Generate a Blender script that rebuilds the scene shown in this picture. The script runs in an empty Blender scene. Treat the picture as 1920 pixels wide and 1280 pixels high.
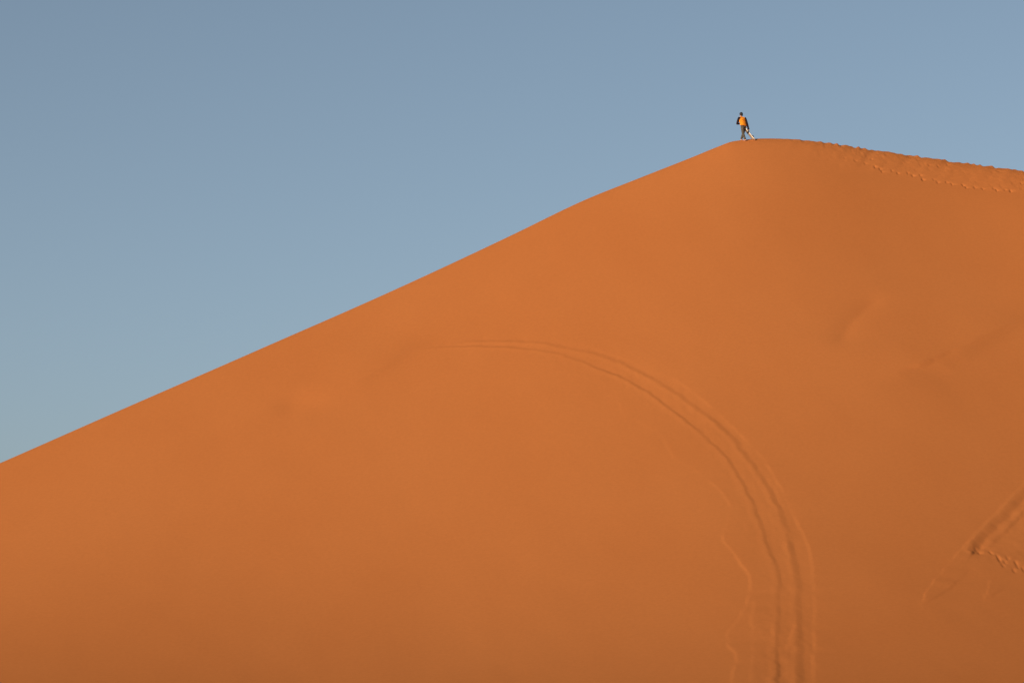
import bpy, bmesh, math, random
import numpy as np
from mathutils import Vector, Matrix

random.seed(7)
scene = bpy.context.scene
COL = scene.collection

# ---------------------------------------------------------------- camera
cam_data = bpy.data.cameras.new("camera")
cam_data.sensor_width = 36.0
cam_data.lens = 36.0 * 5444.0 / 1920.0
cam_data.clip_start = 0.5
cam_data.clip_end = 20000.0
cam = bpy.data.objects.new("camera", cam_data)
cam.location = (0.0, 0.0, 1.7)
cam.rotation_euler = (math.radians(90 + 7.5), 0, 0)
COL.objects.link(cam)
scene.camera = cam

# ---------------------------------------------------------------- sky, sun, exposure
SUN_ELEV = math.radians(14.5)
SUN_LEFT = math.radians(41.0)      # the sun stands behind the camera, this far round to the left
to_sun = Vector((-math.sin(SUN_LEFT)*math.cos(SUN_ELEV), -math.cos(SUN_LEFT)*math.cos(SUN_ELEV), math.sin(SUN_ELEV)))

world = bpy.data.worlds.new("World"); scene.world = world
world.use_nodes = True
wn = world.node_tree.nodes; wl = world.node_tree.links
wn.clear()
sky = wn.new("ShaderNodeTexSky"); sky.sky_type = 'NISHITA'
sky.sun_disc = False
sky.sun_elevation = SUN_ELEV
sky.sun_rotation = math.atan2(to_sun.x, to_sun.y)
sky.altitude = 1500.0
sky.air_density = 0.75
sky.dust_density = 7.5
sky.ozone_density = 0.6
bgn = wn.new("ShaderNodeBackground"); bgn.inputs["Strength"].default_value = 0.114
wout = wn.new("ShaderNodeOutputWorld")
haze_tone = wn.new("ShaderNodeHueSaturation"); haze_tone.inputs["Hue"].default_value = 0.488; haze_tone.inputs["Saturation"].default_value = 0.85   # dusty desert air
wl.new(sky.outputs[0], haze_tone.inputs["Color"]); wl.new(haze_tone.outputs[0], bgn.inputs["Color"]); wl.new(bgn.outputs[0], wout.inputs["Surface"])

sun_data = bpy.data.lights.new("sun", 'SUN')
sun_data.energy = 2.7
sun_data.angle = math.radians(0.53)
sun_data.color = (1.0, 0.86, 0.68)
sun = bpy.data.objects.new("sun", sun_data)
sun.rotation_euler = to_sun.to_track_quat('Z', 'Y').to_euler()
sun.location = to_sun * 300
COL.objects.link(sun)

scene.view_settings.view_transform = 'Standard'
scene.view_settings.look = 'None'
scene.view_settings.gamma = 1.0
scene.view_settings.use_curve_mapping = False
scene.view_settings.exposure = 0.0

# ---------------------------------------------------------------- materials
def material(name, color, rough=0.8, spec=0.2):
    m = bpy.data.materials.new(name); m.use_nodes = True
    b = m.node_tree.nodes["Principled BSDF"]
    b.inputs["Base Color"].default_value = (*color, 1)
    b.inputs["Roughness"].default_value = rough
    b.inputs["Specular IOR Level"].default_value = spec
    return m
def mottled(name, c1, c2, scale, rough=0.8, spec=0.2, bump=0.0, bscale=200):
    m = material(name, c1, rough, spec); nt = m.node_tree; b = nt.nodes["Principled BSDF"]
    tc = nt.nodes.new("ShaderNodeTexCoord")
    n = nt.nodes.new("ShaderNodeTexNoise"); n.inputs["Scale"].default_value = scale; n.inputs["Detail"].default_value = 4
    mx = nt.nodes.new("ShaderNodeMix"); mx.data_type = 'RGBA'
    mx.inputs[6].default_value = (*c1, 1); mx.inputs[7].default_value = (*c2, 1)
    nt.links.new(tc.outputs["Object"], n.inputs["Vector"]); nt.links.new(n.outputs["Fac"], mx.inputs[0])
    nt.links.new(mx.outputs[2], b.inputs["Base Color"])
    if bump:
        n2 = nt.nodes.new("ShaderNodeTexNoise"); n2.inputs["Scale"].default_value = bscale
        bp = nt.nodes.new("ShaderNodeBump"); bp.inputs["Strength"].default_value = bump; bp.inputs["Distance"].default_value = 0.004
        nt.links.new(tc.outputs["Object"], n2.inputs["Vector"]); nt.links.new(n2.outputs["Fac"], bp.inputs["Height"])
        nt.links.new(bp.outputs["Normal"], b.inputs["Normal"])
    return m

def sand_material():
    m = material("sand", (0.5, 0.16, 0.05), 1.0, 0.0); nt = m.node_tree; N = nt.nodes; L = nt.links
    b = N["Principled BSDF"]
    tc = N.new("ShaderNodeTexCoord")
    def noise(scale, detail, vec=None, rough=0.5):
        n = N.new("ShaderNodeTexNoise"); n.inputs["Scale"].default_value = scale
        n.inputs["Detail"].default_value = detail; n.inputs["Roughness"].default_value = rough
        L.new(vec or tc.outputs["Object"], n.inputs["Vector"]); return n
    mp = N.new("ShaderNodeMapping"); mp.inputs["Scale"].default_value = (1.0, 0.35, 0.8)
    mp.inputs["Rotation"].default_value = (0, 0, math.radians(-25))
    L.new(tc.outputs["Object"], mp.inputs["Vector"])
    broad = noise(0.09, 5, mp.outputs[0], 0.55)
    fine = noise(6.0, 5, None, 0.75)
    c1 = N.new("ShaderNodeMix"); c1.data_type = 'RGBA'
    c1.inputs[6].default_value = (*SAND_A, 1); c1.inputs[7].default_value = (*SAND_B, 1)
    mr = N.new("ShaderNodeMapRange"); mr.inputs[1].default_value = 0.3; mr.inputs[2].default_value = 0.7
    L.new(broad.outputs["Fac"], mr.inputs[0]); L.new(mr.outputs[0], c1.inputs[0])
    mr2 = N.new("ShaderNodeMapRange"); mr2.inputs[1].default_value = 0.25; mr2.inputs[2].default_value = 0.75
    mr2.inputs[3].default_value = 0.94; mr2.inputs[4].default_value = 1.06
    L.new(fine.outputs["Fac"], mr2.inputs[0])
    c2 = N.new("ShaderNodeMix"); c2.data_type = 'RGBA'; c2.blend_type = 'MULTIPLY'; c2.inputs[0].default_value = 1
    L.new(c1.outputs[2], c2.inputs[6])
    cb = N.new("ShaderNodeCombineColor")
    for i in range(3): L.new(mr2.outputs[0], cb.inputs[i])
    L.new(cb.outputs[0], c2.inputs[7])
    L.new(c2.outputs[2], b.inputs["Base Color"])
    gr = noise(14.0, 3, None, 0.6)
    bp = N.new("ShaderNodeBump"); bp.inputs["Strength"].default_value = 0.35; bp.inputs["Distance"].default_value = 0.01
    L.new(gr.outputs["Fac"], bp.inputs["Height"]); L.new(bp.outputs["Normal"], b.inputs["Normal"])
    return m
SAND_A = (0.51, 0.163, 0.044)
SAND_B = (0.54, 0.179, 0.050)
M_SAND = sand_material()
M_SKIN = mottled("skin", (0.50, 0.27, 0.19), (0.56, 0.31, 0.22), 30, 0.55, 0.3)
M_HAIR = mottled("black hair", (0.010, 0.008, 0.008), (0.022, 0.017, 0.015), 120, 0.5, 0.3)
M_ORANGE = mottled("orange cloth", (0.85, 0.27, 0.018), (0.95, 0.33, 0.025), 9, 0.85, 0.1, 0.3, 60)
M_SLEEVE = mottled("dark cloth", (0.020, 0.011, 0.014), (0.034, 0.020, 0.022), 14, 0.9, 0.1, 0.3, 60)
M_TROUSER = mottled("grey brown cloth", (0.085, 0.072, 0.055), (0.13, 0.115, 0.085), 10, 0.9, 0.1, 0.3, 50)
M_BOARD = mottled("pale board base", (0.66, 0.56, 0.45), (0.74, 0.65, 0.53), 6, 0.45, 0.4)
M_STRIPE = mottled("olive board stripe", (0.22, 0.18, 0.07), (0.30, 0.25, 0.10), 12, 0.5, 0.4)
M_BLACK = mottled("black plastic", (0.010, 0.010, 0.011), (0.020, 0.020, 0.022), 30, 0.5, 0.4)

# ---------------------------------------------------------------- terrain
def spline(pts, x):
    """smooth cubic through (x, v) pairs, straight beyond both ends"""
    xs = np.array([p[0] for p in pts], float); ys = np.array([p[1] for p in pts], float)
    h = np.diff(xs); d = np.diff(ys) / h
    m = np.empty(len(xs)); m[0] = d[0]; m[-1] = d[-1]
    m[1:-1] = (h[1:] * d[:-1] + h[:-1] * d[1:]) / (h[1:] + h[:-1])
    x = np.asarray(x, float)
    xc = np.clip(x, xs[0], xs[-1])
    i = np.clip(np.searchsorted(xs, xc) - 1, 0, len(xs) - 2)
    t = (xc - xs[i]) / h[i]
    r = (ys[i]*(1+2*t)*(1-t)**2 + m[i]*h[i]*t*(1-t)**2
         + ys[i+1]*t*t*(3-2*t) - m[i+1]*h[i]*t*t*(1-t))
    return r + np.where(x < xs[0], (x-xs[0])*m[0], 0) + np.where(x > xs[-1], (x-xs[-1])*m[-1], 0)

CREST_Y = [(-90, 108), (-60, 127), (-32.5, 145.5), (-14.2, 158.8), (0, 168.0), (8, 172.3), (14.1, 174.75),
           (19, 175.7), (25.5, 175.6), (31.0, 174.2), (38.0, 171.2), (70, 152), (120, 120)]
CREST_Z = [(-32.6, 11.65), (-26.51, 15.06), (-20.52, 18.48), (-14.12, 22.07), (-7.28, 25.89), (0.0, 30.09), (4.45, 32.69), (7.71, 34.29), (11.03, 35.88), (12.54, 36.61), (13.41, 36.99), (14.05, 37.13), (14.72, 37.24), (15.72, 37.32), (17.06, 37.33), (19.05, 37.19), (21.04, 36.89), (23.0, 36.58), (25.59, 36.15), (27.49, 35.76), (29.36, 35.42), (31.21, 35.02), (38.87, 33.09)]
CREST_BROAD = [(-140, -20), (-80, -8), (-50, 3.0), (-32.6, 11.65), (-14.1, 22.1), (0, 30.1), (7, 33.85), (13.4, 36.35),
               (18, 36.95), (25, 36.15), (38.6, 32.9), (80, 20), (150, 0), (260, -20)]

_gx = np.arange(-150, 270, 0.5)
def smoothed(pts, sigma):
    k = np.exp(-0.5*(np.arange(-40, 41)*0.5/sigma)**2); k /= k.sum()
    v = spline(pts, np.arange(-170, 290, 0.5)); v = np.convolve(v, k, 'valid')
    return np.interp(_gx, np.arange(-150, -150 + 0.5*len(v), 0.5)[:len(v)], v)
_broad = _mid = None
def broad_crest(x):
    global _broad, _mid
    if _broad is None:
        _mid = smoothed(CREST_Z, 2.2)
        near = smoothed(CREST_Z, 6.0); wide = smoothed(CREST_BROAD, 4.5)
        m = sstep((_gx + 40)/12)*sstep((46 - _gx)/12)
        _broad = near*m + wide*(1-m)
    return spline(list(zip(_gx[::4], _broad[::4])), x), np.interp(x, _gx, _mid)
def lattice(ix, iy, seed):
    h = np.sin(ix * 127.1 + iy * 311.7 + seed * 74.7) * 43758.5453
    return h - np.floor(h)
def vnoise(x, y, seed=0):
    ix = np.floor(x); iy = np.floor(y); fx = x - ix; fy = y - iy
    fx = fx*fx*fx*(fx*(fx*6-15)+10); fy = fy*fy*fy*(fy*(fy*6-15)+10)
    a = lattice(ix, iy, seed); b = lattice(ix+1, iy, seed)
    c = lattice(ix, iy+1, seed); d = lattice(ix+1, iy+1, seed)
    return (a*(1-fx)+b*fx)*(1-fy) + (c*(1-fx)+d*fx)*fy - 0.5
def sstep(t):
    t = np.clip(t, 0, 1); return t*t*(3-2*t)
def softplus(a, k):
    return k * (np.maximum(a/k, 0) + np.log1p(np.exp(-np.abs(a/k))))

def foot(a):
    """the face runs out into a concave foot and then level ground at -1"""
    return softplus(a + 1, 10.0) - 1
def foot_inverse(z):
    return 10.0*np.log(np.expm1((np.maximum(z, -0.95) + 1)/10.0)) - 1

def dune_height(x, d):
    """height at distance d in front of the crest line (negative: lee side)"""
    zb, zm = broad_crest(x)
    local = np.where(np.abs(x - 3) < 36, 1, 0)
    sharp = (spline(CREST_Z, x) - zm)*local                    # small bends fade within a metre or two of the crest
    dev = (zm - np.maximum(zb, -0.95))*local                   # wider ones carry further down the face
    zb = foot_inverse(zb)
    front = np.maximum(d, 0)
    w = 0.8
    drop = 0.645*(np.sqrt(front**2 + w*w) - w)
    back = np.maximum(-d, 0)
    drop = drop + 0.55*(np.sqrt(back**2 + 1.4) - math.sqrt(1.4))
    a = zb - drop
    z = foot(a) + dev * np.exp(-np.abs(d)/7.0) + sharp * np.exp(-np.abs(d)/1.5)
    return z
def broad_relief(x, y, d):
    m = sstep((d - 1) / 12.0)
    z = 0.9*np.exp(-(x*x + y*y)/34.0**2)          # the low rise the camera stands on
    z = z + m * (0.26*vnoise(x/19 + y/47, y/26, 3) + 0.10*vnoise(x/8 + y/30, y/17 - x/40, 5))
    # a soft spur on the left flank and a soft drifted rib on the right, each a break of slope
    return z


# ------------------------------------------------ marks on the sand, as (x, y, strength) in metres
RUT_IN = [(-5.45, 154.84, 0), (-4.01, 154.68, 0.5), (-2.66, 154.3, 0.8), (-0.61, 153.39, 1), (1.24, 152.28, 0.8), (2.93, 150.8, 0.6), (4.44, 148.97,
    0.8), (5.58, 147.56, 1), (6.5, 145.98, 1), (7.39, 144.21, 1), (8.24, 142.18, 1), (9.14, 139.98, 0.7), (9.85, 138.01, 0.9), (10.36, 135.79, 1),
    (10.75, 133.3, 1), (10.97, 131.19, 1), (11.11, 128.35, 0.9), (11.15, 125.73, 0.7), (11.28, 123.47, 0.8), (11.12, 121.14, 0.6), (10.89, 118.77,
    0.5), (10.48, 114.91, 0.4), (10.03, 110.26, 1.1), (9.68, 106.77, 1.1), (9.29, 102.81, 1)]
RUT_OUT = [(-3.16, 154.99, 0), (-1.78, 154.62, 0.7), (0.11, 153.82, 0.8), (1.7, 152.92, 0.8), (2.68, 152.11, 0.6), (4.68, 150.34, 0.7), (6.13, 148.59,
    0.8), (7.51, 146.3, 0.8), (8.56, 144.29, 0.8), (9.9, 141.3, 0.9), (10.81, 138.57, 1), (11.65, 134.31, 0.95), (12.05, 131.52, 0.95), (12.21, 128.3,
    0.9), (12.19, 125.67, 0.9), (12.04, 122.27, 0.8), (11.84, 119.71, 0.6), (11.61, 117.51, 0.8), (11.19, 112.62, 0.9), (10.65, 107.57, 0.95), (10.14,
    102.68, 0.95)]
BANK = [(2.83, 152.88, 0), (4.1, 151.47, 0.5), (5.68, 149.73, 0.7), (7.11, 147.85, 0.8), (8.47, 145.93, 0.8), (10.15, 142.07, 0.9), (11.65, 137.38,
    1), (12.27, 133.85, 1), (12.6, 129.81, 1), (12.82, 126.98, 1), (12.77, 123.85, 1), (12.43, 119.74, 1), (12.06, 116.27, 1), (11.08, 107.52, 1),
    (10.57, 102.63, 1)]
SLIDE_EDGE = [(0.0, 150.55, 0), (2.75, 148.84, 0.15), (4.85, 146.6, 0.4), (5.28, 145.08, 0.6), (5.5, 143.18, 0.5), (6.21, 142.02, 0.4), (7.25, 139.9,
    0.6), (7.59, 137.75, 0.5), (8.21, 136.32, 0.5), (8.87, 134.92, 0.7), (9.63, 132.78, 0.8), (9.8, 131.3, 0.9), (9.57, 129.35, 1), (9.22, 127.47, 1),
    (9.55, 125.66, 1.1), (9.74, 124.11, 1.1), (10.0, 122.75, 1.2), (9.88, 120.96, 1.2), (9.41, 118.5, 1.2), (8.74, 116.22, 1.1), (8.52, 115.31, 1.1),
    (8.46, 113.66, 1.1), (8.61, 112.46, 1), (8.43, 110.54, 1), (8.02, 107.55, 1), (7.65, 103.12, 1)]
SLIDE_INNER = [(10.12, 120.58, 0), (9.8, 118.44, 0.8), (9.6, 116.85, 1), (9.5, 114.68, 0.9), (9.19, 112.03, 0.7), (8.7, 106.94, 0.5)]
SLIDE_CORE = [(10.86, 119.12, 0), (10.4, 116.01, 0.8), (10.2, 113.44, 1), (9.96, 110.69, 0.8), (9.73, 107.69, 0)]
SLIDE_SEAM = [(11.57, 118.36, 0), (11.16, 115.56, 0.9), (10.73, 113.37, 1), (10.34, 110.22, 0.7), (10.01, 106.72, 0.5)]
RUN_WIDE = [(26.31, 138.59, 1), (23.55, 133.36, 1), (22.69, 131.69, 1), (21.72, 129.88, 0.9), (20.87, 128.13, 0.9), (20.33, 126.87, 1.1), (20.04,
    126.1, 1.2)]
RUN_THIN = [(25.94, 136.72, 1), (23.16, 131.2, 1), (22.25, 129.52, 0.9), (21.29, 127.68, 0.7), (20.64, 126.32, 0.3)]
RUN_EDGE = [(26.56, 139.83, 0.6), (23.82, 134.78, 0.7), (21.96, 131.25, 0.7), (20.13, 127.5, 0.8), (18.83, 124.7, 1), (17.71, 122.03, 1), (17.07,
    120.22, 1), (16.68, 118.91, 1), (16.67, 118.56, 0.6)]
RUN_TOE = [(16.73, 118.7, 0.2), (17.0, 119.15, 0.7), (17.8, 120.36, 1), (18.35, 121.4, 0.9), (18.92, 122.51, 0.5), (19.61, 124.03, 0)]
TOE_EDGE = [(20.35, 123.05, 0), (20.09, 122.18, 0.6), (19.76, 121.02, 0.8), (19.47, 119.99, 0.8)]
TOE_LINE = [(19.49, 119.85, 0.4), (19.84, 120.33, 0.8), (20.36, 121.18, 0.7), (20.84, 121.88, 0)]
SPUR = [(-10.92, 149.62, 1), (-5.58, 154.57, 1)]
RIB = [(20.14, 147.07, 1), (27.4, 153.89, 1)]
STREAK = [(24.95, 151.34, 0), (23.32, 149.92, 0.3), (22.18, 148.83, 0.8), (21.2, 147.83, 1), (20.43, 147.25, 0.8), (19.54, 146.66, 0)]
PRINTS = [(20.17, 173.34, 0.3), (20.78, 173.16, 0.5), (21.36, 173.05, 0.5), (21.83, 173.67, 0.4), (21.92, 172.7, 1), (22.19, 172.55, 0.9), (22.28,
    172.21, 0.9), (22.91, 172.45, 0.6), (23.22, 172.23, 0.7), (23.85, 172.38, 0.7), (24.1, 172.1, 1), (24.59, 172.2, 0.7), (24.64, 171.7, 1.1),
    (25.33, 171.8, 0.5), (25.5, 171.46, 1), (26.06, 171.56, 0.8), (26.36, 171.32, 1), (27.0, 171.28, 0.9), (27.14, 170.96, 1), (27.66, 171.01, 0.7),
    (28.11, 170.85, 0.8), (28.77, 170.94, 0.7), (28.92, 170.72, 1), (29.41, 170.77, 0.6), (29.73, 170.64, 1.1), (30.56, 171.69, 0.6), (25.34, 173.71,
    0.4), (25.88, 173.67, 0.4), (30.95, 170.35, 0.9), (31.16, 169.99, 0.9), (31.69, 169.92, 0.9)]
PITS = [(20.14, 126.38, 0.7, 50), (20.23, 126.0, 1.2, 10), (20.73, 126.07, 1, -40), (20.96, 125.51, 1.1, -70), (20.94, 125.07, 0.8, 60), (21.35,
    125.38, 0.7, 50), (21.14, 124.87, 0.8, 50), (20.98, 124.44, 0.9, 50), (21.61, 124.82, 1.1, 60), (21.6, 124.34, 0.7, 40), (21.34, 123.83, 0.9, 50),
    (21.79, 124.04, 1.1, 80), (21.98, 123.6, 1, 50), (22.23, 123.23, 1, 40)]
HOLLOW = [(-11.34, 150.42, 1)]
FURROW = [(19.77, 155.46, 1), (17.01, 150.02, 1)]

def smooth_path(pts, per=6):
    a = np.array([p[:3] for p in pts], float)
    e = np.vstack([2*a[0]-a[1], a, 2*a[-1]-a[-2]])
    out = []
    for i in range(1, len(e)-2):
        p0, p1, p2, p3 = e[i-1], e[i], e[i+1], e[i+2]
        for t in np.linspace(0, 1, per, endpoint=False):
            out.append(0.5*((2*p1) + (p2-p0)*t + (2*p0-5*p1+4*p2-p3)*t*t + (3*p1-p0-3*p2+p3)*t**3))
    out.append(e[-2])
    return np.array(out)
def near_path(x, y, pts, reach):
    """indices of points within reach of the path, their signed distance (left of travel is positive), strength, run length"""
    P = smooth_path(pts)
    idx = np.nonzero((x > P[:,0].min()-reach) & (x < P[:,0].max()+reach) & (y > P[:,1].min()-reach) & (y < P[:,1].max()+reach))[0]
    px, py = x[idx], y[idx]
    best = np.full(len(idx), 1e9); sd = np.zeros(len(idx)); am = np.zeros(len(idx)); ru = np.zeros(len(idx)); run = 0.0
    for a, b in zip(P[:-1], P[1:]):
        ex, ey = b[0]-a[0], b[1]-a[1]; ll = ex*ex + ey*ey + 1e-12; ln = math.sqrt(ll)
        t = np.clip(((px-a[0])*ex + (py-a[1])*ey)/ll, 0, 1)
        qx = px - a[0] - t*ex; qy = py - a[1] - t*ey
        dist = np.hypot(qx, qy); m = dist < best
        best[m] = dist[m]
        sd[m] = (np.where(ex*qy - ey*qx >= 0, 1, -1)*dist)[m]
        am[m] = (a[2] + t*(b[2]-a[2]))[m]; ru[m] = (run + t*ln)[m]
        run += ln
    k = best < reach
    return idx[k], sd[k], np.maximum(am[k], 0), ru[k]

def rut(z, x, y, pts, depth, fall, recover, lip):
    i, s, a, r = near_path(x, y, pts, 3.0)
    s = s + 0.10*vnoise(r/0.9, r*0+1, 8) + 0.05*vnoise(r*4.1, r*0+4, 9)
    s = s + fall/2
    p = np.where(s < 0, 0, -depth*np.where(s < fall, sstep(s/fall), np.exp(-np.maximum(s-fall, 0)/recover)))
    p = p + lip*np.exp(-((s+0.10)/0.14)**2)
    np.add.at(z, i, a*(0.9 + 0.5*vnoise(r/1.1, r*0+9, 41))*p)
def edge(z, x, y, pts, height, tail, width=0.10):
    i, s, a, r = near_path(x, y, pts, 4.0)
    s = s + 0.07*vnoise(r*1.7, r*0+2, 12) + 0.04*vnoise(r*5.3, r*0+7, 13)
    np.add.at(z, i, a*np.maximum(0.8 + 1.3*vnoise(r/0.8, r*0+5, 43), 0.15)*height*sstep(s/width + 0.5)*np.exp(-np.maximum(s, 0)/tail))

def sand_marks(x, y, d):
    x = np.asarray(x, float); y = np.asarray(y, float); d = np.asarray(d, float)
    z = np.zeros(x.shape)
    face = sstep((d-2)/6)*sstep((75-d)/10)
    z += face*(0.020*vnoise(x/2.1 + y/9, y/5.5, 61) + 0.008*vnoise(x/0.8 + y/4, y/2.4, 62))
    # wheel ruts curving down the face, the bank beside them and the slide of loose sand below them
    rut(z, x, y, RUT_IN, 0.025, 0.13, 0.50, 0.015)
    rut(z, x, y, RUT_OUT, 0.024, 0.25, 0.60, 0.02)
    edge(z, x, y, BANK, 0.019, 1.2, 0.16)
    edge(z, x, y, SLIDE_EDGE, 0.017, 1.6)
    edge(z, x, y, SLIDE_INNER, 0.018, 0.8)
    edge(z, x, y, SLIDE_CORE, 0.02, 0.5)
    edge(z, x, y, SLIDE_SEAM, 0.018, 0.4)
    i, s, a, r = near_path(x, y, RUT_OUT, 3.2)
    churn = np.clip(a, 0, 1)*np.where(s < 0, np.exp(-(s/1.9)**4), np.exp(-(s/0.6)**2))
    np.add.at(z, i, churn*(0.014*vnoise(x[i]/0.30, y[i]/1.3, 21) + 0.009*vnoise(x[i]/0.16, y[i]/0.5, 22)))
    # the second run at the lower right, cut off by a broken scarp
    rut(z, x, y, RUN_WIDE, 0.075, 0.36, 0.40, 0.025)
    rut(z, x, y, RUN_THIN, 0.04, 0.12, 0.5, 0.02)
    edge(z, x, y, RUN_EDGE, 0.026, 1.0)
    rut(z, x, y, RUN_TOE, -0.025, 0.12, 0.7, 0.0)
    edge(z, x, y, TOE_EDGE, 0.02, 0.5)
    rut(z, x, y, TOE_LINE, -0.02, 0.12, 0.5, 0.0)
    i, s, a, r = near_path(x, y, RUN_THIN, 4.5)
    churn = np.where(s < 0, np.exp(-(s/0.8)**4), np.exp(-(s/3.2)**4))
    np.add.at(z, i, churn*(0.03*vnoise(x[i]/0.8, y[i]/1.1, 25) + 0.014*vnoise(x[i]/0.3, y[i]/0.45, 26)))
    for (px, py, a, ang) in PITS:
        k = np.nonzero((np.abs(x-px) < 1.2) & (np.abs(y-py) < 1.6))[0]
        c, s_ = math.cos(math.radians(ang)), math.sin(math.radians(ang))
        u = (x[k]-px)*c + (y[k]-py)*0.6*s_; v = -(x[k]-px)*s_ + (y[k]-py)*0.6*c
        w = u*c - v*s_
        z[k] -= a*0.085*sstep((w+0.05)/0.11)*np.exp(-np.maximum(w, 0)/0.14)*np.exp(-(v/0.10)**2 - (u/0.20)**2)
    # soft drifted forms on the face: breaks of slope, a hollow, a dip
    for (p, q), high, l_up, l_down, ramp in ((SPUR, 0.20, 2.0, 0.6, 4.0), (RIB, 0.25, 1.8, 0.55, 5.0), (FURROW, -0.16, 0.6, 0.6, 2.5)):
        ln = math.hypot(q[0]-p[0], q[1]-p[1]); ex, ey = (q[0]-p[0])/ln, (q[1]-p[1])/ln
        tt = (x-p[0])*ex + (y-p[1])*ey; s = ex*(y-p[1]) - ey*(x-p[0])
        s = s + 0.25*np.sin(tt*0.55)
        a = sstep((tt+ramp*0.5)/ramp)*sstep((ln+ramp*0.5-tt)/ramp)
        soft = np.sqrt(s*s + 0.05); mid = 0.5 + 0.5*np.tanh(s/0.5)
        z += high*a*np.exp(-soft/(l_down + (l_up-l_down)*mid))
    rut(z, x, y, STREAK, 0.11, 0.40, 0.9, 0.0)
    for (px, py, a) in HOLLOW:
        z -= a*0.14*np.exp(-((x-px)/np.where(x < px, 0.9, 2.0))**2 - ((y-py)/1.5)**2)
    # trail of footprints below the crest
    for n, (px, py, a) in enumerate(PRINTS):
        k = np.nonzero((np.abs(x-px) < 0.9) & (np.abs(y-py) < 1.2))[0]
        u, v = x[k]-px, y[k]-py
        z[k] -= a*(0.09 + 0.06*((n*53) % 7)/7)*sstep((u+0.05)/0.09)*np.exp(-np.maximum(u-0.03, 0)/0.11)*np.exp(-(v/(0.11 + 0.05*((n*37) % 5)/5))**2)
    rng = random.Random(5)
    for n in range(110):                                # older, half filled prints over the trodden band
        px = rng.uniform(18.5, 37); pd = rng.uniform(0.5, 1.0 + 2.6*min(1, (px-18)/9)); a = rng.uniform(0.2, 0.7)
        k = np.nonzero((np.abs(x-px) < 0.8) & (np.abs(d-pd) < 0.8))[0]
        u, v = x[k]-px, d[k]-pd; w1 = rng.uniform(0.10, 0.18)
        z[k] -= a*0.045*sstep((u+0.08)/0.16)*np.exp(-np.maximum(u, 0)/w1)*np.exp(-(v/rng.uniform(0.14, 0.3))**2)
    # trodden crest to the right of the summit: heaps, and ribs of sand kicked down towards the trail
    k = np.nonzero((x > 15.5) & (x < 45) & (np.abs(d) < 8))[0]
    xx, yy, dd = x[k], y[k], d[k]
    on = sstep((xx-15.6)/4.5)
    heap = vnoise(xx/0.42, dd*0+1, 31)*0.6 + vnoise(xx/0.95, dd*0+3, 32)*1.0
    z[k] += on*0.06*heap*np.exp(-(dd/0.5)**2)
    rng = random.Random(11); hx = 16.0
    while hx < 44:
        sz = rng.uniform(0.3, 1.0)**1.3; hd = rng.uniform(0.05, 0.35); wr = rng.uniform(0.06, 0.11)
        u = xx - hx; f = np.exp(-((dd-hd)/0.32)**2)
        z[k] += on*sz*f*(0.085*np.exp(-(u/np.where(u < 0, 0.22, wr))**2) - 0.075*np.exp(-((u-0.22)/0.13)**2))
        hx += rng.uniform(0.26, 0.75)
    q = xx + 0.42*dd
    band = sstep((dd-0.1)/0.4)*sstep((4.6 - dd)/2.2)
    z[k] += on*band*(0.065*vnoise(q/0.45, dd/5.0, 36) + 0.035*vnoise(q/1.3, dd/4.0, 37) + 0.015*vnoise(xx/0.25, yy/0.4, 38))
    z[k] += on*(0.05*np.exp(-((dd-1.4)/1.3)**2) - 0.02*np.exp(-((dd-4.2)/0.8)**2))
    return z

def ground_z(x, y):
    x = np.atleast_1d(np.asarray(x, float)); y = np.atleast_1d(np.asarray(y, float))
    d = spline(CREST_Y, x) - y
    return dune_height(x, d) + broad_relief(x, y, d) + sand_marks(x, y, d)

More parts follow.
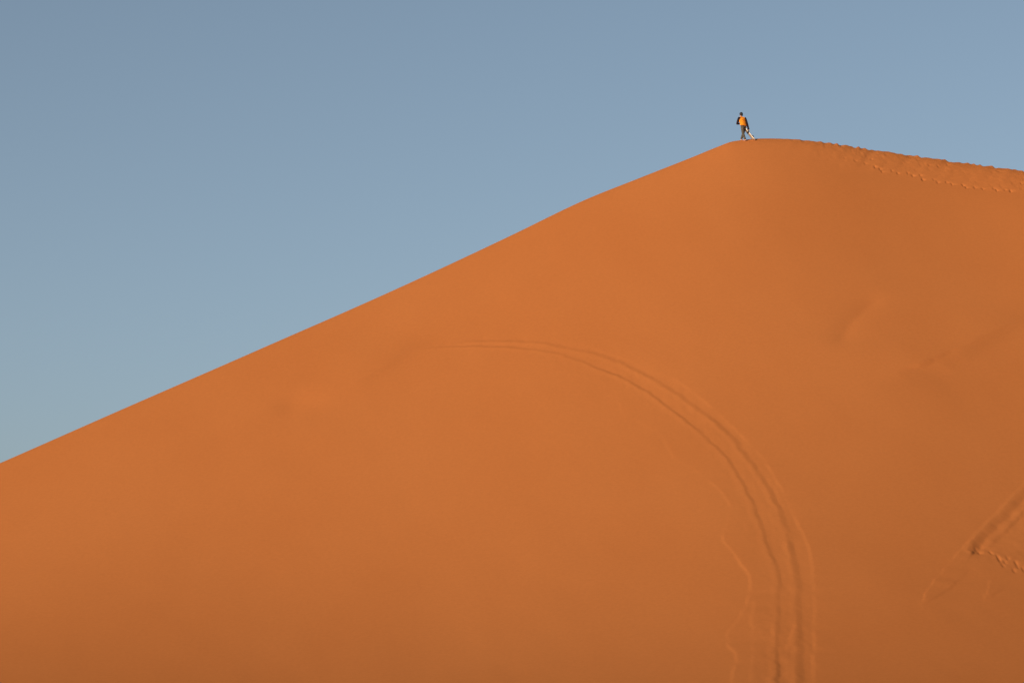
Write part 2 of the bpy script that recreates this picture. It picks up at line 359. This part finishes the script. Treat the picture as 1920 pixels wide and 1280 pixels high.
def steps(*spans):
    v = []
    for a, b, s in spans: v.extend(np.arange(a, b, s).tolist())
    return v
def grow(start, end, first, ratio):
    v, p, s = [], start, first
    while p < end: v.append(p); p += s; s *= ratio
    v.append(end); return v
def build_dune():
    xs = [-v for v in grow(34.0, 6000, 0.2, 1.22)][::-1] + steps((-33.92, -4, 0.12), (-4, 16.5, 0.075), (16.5, 35.99, 0.05)) + grow(36.0, 6000, 0.2, 1.22)
    ds = [-v for v in grow(1.0, 6000, 0.12, 1.25)][::-1] + steps((-0.95, -0.1, 0.08), (-0.1, 1.5, 0.04), (1.5, 6.5, 0.06), (6.5, 66.0, 0.09)) + grow(66.05, 6000, 0.25, 1.2)
    xs = np.array(xs); ds = np.array(ds)
    X, D = np.meshgrid(xs, ds)
    cy = spline(CREST_Y, np.clip(xs, -90, 120))
    X = X.ravel(); D = D.ravel()
    Y = np.tile(cy, len(ds)) - D
    Z = dune_height(X, D) + broad_relief(X, Y, D)*sstep((400-np.hypot(X, Y))/150) + sand_marks(X, Y, D)
    far = sstep((np.hypot(X, Y-100)-260)/300)
    Z = Z + far*(9*vnoise(X/230, Y/310, 51) + 3*vnoise(X/90, Y/120, 52))*sstep((4500-np.hypot(X, Y))/2500)
    nx, nd = len(xs), len(ds)
    co = np.stack([X, Y, Z], 1).astype(np.float32)
    a = (np.arange(nd-1)[:, None]*nx + np.arange(nx-1)[None, :]).ravel()
    quads = np.stack([a, a+nx, a+nx+1, a+1], 1).astype(np.int32)
    me = bpy.data.meshes.new("sand_dune")
    me.vertices.add(len(co)); me.vertices.foreach_set("co", co.ravel())
    me.loops.add(quads.size); me.loops.foreach_set("vertex_index", quads.ravel())
    me.polygons.add(len(quads)); me.polygons.foreach_set("loop_start", np.arange(0, quads.size, 4, dtype=np.int32))
    me.polygons.foreach_set("use_smooth", np.ones(len(quads), dtype=bool))
    me.update(calc_edges=True); me.validate()
    me.materials.append(M_SAND)
    ob = bpy.data.objects.new("sand_dune", me); COL.objects.link(ob)
    ob["kind"] = "structure"; ob["label"] = "tall smooth orange sand dune crossed by curving wheel tracks"
    return ob
build_dune()

# ---------------------------------------------------------------- figure helpers
def ball(bm, c, r, scale=(1, 1, 1), rot=None):
    m = Matrix.Translation(Vector(c)) @ (rot or Matrix.Identity(4)) @ Matrix.Diagonal((r*scale[0], r*scale[1], r*scale[2], 1))
    bmesh.ops.create_icosphere(bm, subdivisions=3, radius=1.0, matrix=m)
def limb(bm, pts, radii):
    """tapered closed tubes with round joints along a chain"""
    for (p, r) in zip(pts, radii): ball(bm, p, r)
    for p, q, r1, r2 in zip(pts[:-1], pts[1:], radii[:-1], radii[1:]):
        p, q = Vector(p), Vector(q); ax = q - p
        rot = ax.to_track_quat('Z', 'Y').to_matrix().to_4x4()
        bmesh.ops.create_cone(bm, cap_ends=True, segments=20, radius1=r1, radius2=r2, depth=ax.length,
                              matrix=Matrix.Translation((p+q)/2) @ rot)
def loft(bm, rings):
    """closed shell through elliptic rings (centre, side vector, front vector)"""
    n = 24; prev = None; first = None
    for c, u, v in rings:
        c, u, v = Vector(c), Vector(u), Vector(v)
        vs = [bm.verts.new(c + u*math.cos(2*math.pi*k/n) + v*math.sin(2*math.pi*k/n)) for k in range(n)]
        if prev:
            for k in range(n): bm.faces.new((prev[k], prev[(k+1) % n], vs[(k+1) % n], vs[k]))
        else: first = vs
        prev = vs
    bm.faces.new(first[::-1]); bm.faces.new(prev)
def mesh_object(name, bm, mat, parent=None, voxel=None, smooth=0):
    bmesh.ops.recalc_face_normals(bm, faces=bm.faces)
    me = bpy.data.meshes.new(name); bm.to_mesh(me); bm.free()
    ob = bpy.data.objects.new(name, me); COL.objects.link(ob)
    if voxel:
        r = ob.modifiers.new("remesh", 'REMESH'); r.mode = 'VOXEL'; r.voxel_size = voxel
        if smooth:
            s = ob.modifiers.new("smooth", 'SMOOTH'); s.iterations = smooth; s.factor = 0.5
        dg = bpy.context.evaluated_depsgraph_get(); dg.update()
        new = bpy.data.meshes.new_from_object(ob.evaluated_get(dg))
        ob.modifiers.clear(); ob.data = new; new.name = name; bpy.data.meshes.remove(me); me = new
    me.polygons.foreach_set("use_smooth", [True]*len(me.polygons))
    me.materials.clear(); me.materials.append(mat)
    ob.parent = parent
    return ob
V = Vector

# ---------------------------------------------------------------- the person walking up to the summit
PX = 14.17
PY = float(spline(CREST_Y, PX)) - 0.22
PZ = float(ground_z(PX, PY)[0])
person = bpy.data.objects.new("person", None); COL.objects.link(person)
person.location = (PX, PY, PZ); person.empty_display_size = 0.3
person["label"] = "person in orange top with dark sleeves walking along the dune summit"
person["category"] = "person"
def gz(x, y): return float(ground_z(PX+x, PY+y)[0]) - PZ

head_dir = V((-0.64, 0.77, 0)); side = V((0.77, 0.64, 0)); up = V((0, 0, 1))
sh = V((0.88, 0.47, 0)); shf = V((-0.47, 0.88, 0))
pelvis = V((0.01, 0.0, 0.90)); waist = V((-0.02, 0.03, 1.08)); chest = V((-0.065, 0.07, 1.27)); neck = V((-0.11, 0.10, 1.46))
head = V((-0.122, 0.155, 1.640))
shoL = V((-0.265, -0.02, 1.37)); shoR = V((0.095, 0.165, 1.395))
elbL = V((-0.375, 0.03, 1.05)); wriL = V((-0.22, 0.245, 1.08)); hanL = V((-0.20, 0.30, 1.11))
elbR = V((0.235, 0.12, 1.06)); wriR = V((0.310, 0.055, 0.755)); hanR = V((0.325, 0.030, 0.675))
hipL = V((-0.065, -0.050, 0.875)); hipR = V((0.080, 0.055, 0.875))
kneL = V((-0.050, -0.085, 0.475)); ankL = V((0.085, -0.190, 0.0)); ankL.z = gz(ankL.x, ankL.y) + 0.10
kneR = V((0.000, 0.190, 0.490)); ankR = V((-0.110, 0.215, 0.0)); ankR.z = gz(ankR.x, ankR.y) + 0.075
toe = head_dir*0.17
toeL = ankL + toe; toeL.z = gz(toeL.x, toeL.y) + 0.022
toeR = ankR + toe; toeR.z = gz(toeR.x, toeR.y) + 0.022

bm = bmesh.new()
loft(bm, [(pelvis - up*0.07, side*0.10, head_dir*0.075), (pelvis, side*0.155, head_dir*0.105), (waist, side*0.135, head_dir*0.09),
          (chest, sh*0.165, shf*0.105), (chest + up*0.10 + V((-0.02, 0.02, 0)), sh*0.155, shf*0.085), (neck, sh*0.07, shf*0.055)])
limb(bm, [chest + up*0.07, shoL, elbL, wriL], [0.07, 0.058, 0.042, 0.028])
limb(bm, [chest + up*0.08, shoR, elbR, wriR], [0.07, 0.058, 0.042, 0.028])
limb(bm, [pelvis, hipL, kneL, ankL], [0.09, 0.085, 0.056, 0.038])
limb(bm, [pelvis, hipR, kneR, ankR], [0.09, 0.085, 0.056, 0.038])
for ank, to in ((ankL, toeL), (ankR, toeR)):
    heel = ank - head_dir*0.045; heel.z = ank.z - 0.045
    limb(bm, [heel, to], [0.034, 0.026])
    limb(bm, [ank, (heel+to)/2 + up*0.015, to], [0.036, 0.034, 0.024])
    for k in range(5):                                  # toes
        o = (k-2)*0.016
        limb(bm, [to + side*o*0.8 - head_dir*0.02, to + side*o + head_dir*(0.03 - abs(k-2)*0.004)], [0.012, 0.009])
limb(bm, [neck - up*0.03, head - up*0.07], [0.058, 0.052])
hrot = head_dir.to_track_quat('Y', 'Z').to_matrix().to_4x4() @ Matrix.Rotation(math.radians(-12), 4, 'X')
def on_head(v): return head + (hrot.to_3x3() @ V(v))
ball(bm, on_head((0, 0, 0.015)), 0.10, (0.76, 0.96, 1.0), hrot)
ball(bm, on_head((0, 0.025, -0.055)), 0.066, (0.82, 0.95, 0.95), hrot)
limb(bm, [on_head((0, 0.092, 0.015)), on_head((0, 0.112, -0.022))], [0.009, 0.014])      # nose
ball(bm, on_head((0, 0.085, -0.062)), 0.018, (1.3, 0.6, 0.5), hrot)                       # mouth
for s in (-1, 1):
    ball(bm, on_head((s*0.079, -0.005, -0.01)), 0.030, (0.35, 0.7, 1.0), hrot)            # ears
    ball(bm, on_head((s*0.032, 0.083, 0.022)), 0.013, (1.2, 0.6, 0.8), hrot)              # eyes
def hand(bm, wrist, palm, across, curl, thumb_side):
    ax = (palm - wrist).normalized(); across = (across - ax*across.dot(ax)).normalized(); nrm = curl.normalized()
    limb(bm, [wrist, palm], [0.027, 0.030])
    for k, ln in enumerate((0.070, 0.080, 0.074, 0.058)):
        base = palm + across*(k-1.5)*0.0205 + ax*0.025
        j1 = base + ax*ln*0.40 + nrm*0.012; j2 = j1 + ax*ln*0.10 + nrm*ln*0.42; j3 = j2 - ax*ln*0.30 + nrm*ln*0.12
        limb(bm, [palm + across*(k-1.5)*0.014, base, j1, j2, j3], [0.014, 0.0105, 0.0098, 0.0092, 0.0080])
    tb = wrist*0.4 + palm*0.6 + across*thumb_side*0.030
    t1 = tb + ax*0.030 + across*thumb_side*0.018 + nrm*0.016
    limb(bm, [tb, t1, t1 + ax*0.022 + nrm*0.026], [0.014, 0.0110, 0.0092])
hand(bm, wriL, hanL, V((0, 0, 1)), V((0.7, 0.3, 0.1)), 1)
hand(bm, wriR, hanR, V((-0.5, 0.85, 0)), V((-0.55, -0.35, -0.25)), 1)
body = mesh_object("body", bm, M_SKIN, person, 0.007, 2)

bm = bmesh.new()
ball(bm, on_head((0, -0.018, 0.036)), 0.120, (0.82, 0.96, 0.94), hrot)
ball(bm, on_head((0, -0.045, -0.02)), 0.096, (0.90, 0.76, 0.95), hrot)
for k in range(26):
    a = random.uniform(0, 2*math.pi); e = random.uniform(0.2, 1.3)
    p = (0.082*math.cos(a)*math.cos(e), -0.020 + 0.094*math.sin(a)*math.cos(e), 0.040 + 0.092*math.sin(e))
    if p[1] < 0.055: ball(bm, on_head(p), random.uniform(0.016, 0.026))
mesh_object("hair", bm, M_HAIR, person, 0.007, 1)

bm = bmesh.new()
loft(bm, [(pelvis + up*0.02, side*0.240, head_dir*0.160), (pelvis + up*0.07 + V((-0.01, 0.01, 0)), side*0.235, head_dir*0.155), (waist, side*0.226, head_dir*0.150),
          (chest - up*0.06, sh*0.228, shf*0.145), (chest + up*0.04, sh*0.226, shf*0.145),
          (chest + up*0.105 + V((-0.02, 0.02, 0)), sh*0.205, shf*0.122), (neck - up*0.035, sh*0.145, shf*0.095), (neck + up*0.035, sh*0.080, shf*0.070)])
limb(bm, [shoL + up*0.012, neck - up*0.02, shoR + up*0.010], [0.070, 0.080, 0.070])
ball(bm, shoL*0.8 + chest*0.2 + up*0.01, 0.075); ball(bm, shoR*0.8 + chest*0.2 + up*0.01, 0.075)
for k in range(9):                                      # soft folds across the back
    t = k/8.0; c = pelvis.lerp(chest, 0.12 + 0.75*t)
    a = -shf*0.135 + sh*random.uniform(-0.10, -0.02); b = -shf*0.130 + sh*random.uniform(0.03, 0.12) + up*random.uniform(-0.07, 0.05)
    limb(bm, [c + a, c + b], [0.020, 0.013])
mesh_object("orange_top", bm, M_ORANGE, person, 0.010, 4)

for nm_pts in (([shoL + V((0.01, 0.01, 0.0)), shoL.lerp(elbL, 0.5) + V((-0.005, 0, 0)), elbL, elbL.lerp(wriL, 0.9)], [0.094, 0.078, 0.064, 0.046]),
               ([shoR + V((0.015, 0.0, -0.01)), shoR.lerp(elbR, 0.5) + V((0.012, 0, 0)), elbR, elbR.lerp(hanR, 0.92)], [0.096, 0.080, 0.068, 0.054])):
    bm = bmesh.new(); limb(bm, *nm_pts)
    pts, rad = nm_pts
    for k in range(7):
        t = random.uniform(0.1, 0.95); q = pts[1].lerp(pts[2], t) if k % 2 else pts[2].lerp(pts[3], t)
        ball(bm, q + V((random.uniform(-.02, .02), random.uniform(-.02, .02), 0)), 0.050, (1.05, 1.05, 0.35))
    mesh_object("sleeve", bm, M_SLEEVE, person, 0.009, 3)

bm = bmesh.new()
loft(bm, [(pelvis - up*0.10, side*0.13, head_dir*0.10), (pelvis - up*0.02, side*0.172, head_dir*0.125), (pelvis + up*0.07, side*0.160, head_dir*0.112)])
limb(bm, [pelvis - up*0.03, hipL - up*0.03, hipL.lerp(kneL, 0.5), kneL, kneL.lerp(ankL, 0.55), ankL + up*0.045], [0.11, 0.108, 0.095, 0.074, 0.070, 0.060])
limb(bm, [pelvis - up*0.03, hipR - up*0.03, hipR.lerp(kneR, 0.5), kneR, kneR.lerp(ankR, 0.55), ankR + up*0.035], [0.11, 0.108, 0.095, 0.074, 0.070, 0.060])
for hp, kn, an in ((hipL, kneL, ankL), (hipR, kneR, ankR)):
    for k in range(6):
        t = random.uniform(0.6, 1.0); q = hp.lerp(kn, t) if k < 3 else kn.lerp(an, random.uniform(0.1, 0.9))
        ball(bm, q, 0.078, (1.06, 1.06, 0.25))
mesh_object("trousers", bm, M_TROUSER, person, 0.010, 3)

# ---------------------------------------------------------------- the sandboard dragged behind
board = bpy.data.objects.new("sandboard", None); COL.objects.link(board)
tail = V((0.655, -0.10, 0)); tail.z = gz(tail.x, tail.y) + 0.01
nose = V((0.095, 0.045, 0.735))
board.location = (PX + tail.x, PY + tail.y, PZ + tail.z); board.empty_display_size = 0.2
board["label"] = "pale sandboard with black bindings trailing from the person's hand onto the sand"
board["category"] = "sandboard"
Lv = nose - tail; LEN = Lv.length; Lv.normalize()
Nv = V((0.66, 0.38, 0.52)); Nv = (Nv - Lv*Nv.dot(Lv)).normalized()      # deck side, away from the camera
Wv = Nv.cross(Lv)
def bp(u, w, n): return Lv*u + Wv*w + Nv*n
def half_width(t):
    e = min(t, 1-t)*LEN
    tip = math.sqrt(max(0.0, 1 - ((0.14-e)/0.14)**2)) if e < 0.14 else 1.0
    return 0.125*tip*(1 - 0.10*math.sin(math.pi*t)) + 0.004
def lift(t):
    e = min(t, 1-t)*LEN
    return 0.055*((0.16-e)/0.16)**2 if e < 0.16 else 0.0
def board_shell(w0, w1, n0, n1, t0=0.0, t1=1.0, seg=36):
    b = bmesh.new(); prev = None
    for k in range(seg+1):
        t = t0 + (t1-t0)*(0.5-0.5*math.cos(math.pi*k/seg))
        hw = half_width(t); z = lift(t)
        vs = [b.verts.new(bp(t*LEN, hw*w, z+n)) for (w, n) in ((w0, n0), (w1, n0), (w1, n1), (w0, n1))]
        if prev:
            for j in range(4): b.faces.new((prev[j], prev[(j+1) % 4], vs[(j+1) % 4], vs[j]))
        else: b.faces.new(vs[::-1])
        prev = vs
    b.faces.new(prev); return b
dk = mesh_object("deck", board_shell(-1, 1, 0.0, 0.014), M_BOARD, board)
mesh_object("stripe", board_shell(-0.15, 0.30, -0.003, -0.0005, 0.06, 0.94), M_STRIPE, board)
mesh_object("carry_strap", board_shell(-1.03, 1.03, -0.008, 0.022, 0.62, 0.74, 8), M_BLACK, board)
for u in (0.31, 0.82):
    b = bmesh.new()
    def plate(u0, u1, w0, w1, n0, n1):
        vs = [b.verts.new(bp(LEN*u + uu, ww, nn)) for nn in (n0, n1) for (uu, ww) in ((u0, w0), (u1, w0), (u1, w1), (u0, w1))]
        for f in ((3, 2, 1, 0), (4, 5, 6, 7), (0, 1, 5, 4), (1, 2, 6, 5), (2, 3, 7, 6), (3, 0, 4, 7)): b.faces.new([vs[i] for i in f])
    plate(-0.06, 0.06, -0.11, 0.11, 0.0145, 0.032)
    plate(-0.06, -0.045, -0.10, 0.10, 0.0325, 0.075); plate(0.045, 0.06, -0.10, 0.10, 0.0325, 0.075)
    bi = mesh_object("binding", b, M_BLACK, board)
    b2 = bmesh.new(); pts = []
    for k in range(13):
        a = math.pi*k/12; pts.append(bp(LEN*u, 0.0 + 0.085*math.cos(a)*-1, 0.055 + 0.085*math.sin(a)))
    limb(b2, pts, [0.018]*13)
    mesh_object("strap", b2, M_BLACK, bi, 0.008, 2)
    b3 = bmesh.new()
    loft(b3, [(bp(LEN*u, -0.09, 0.034), Lv*0.065, Wv*0.040), (bp(LEN*u, -0.105, 0.10), Lv*0.075, Wv*0.040), (bp(LEN*u, -0.115, 0.215), Lv*0.060, Wv*0.020)])
    mesh_object("highback", b3, M_BLACK, bi)
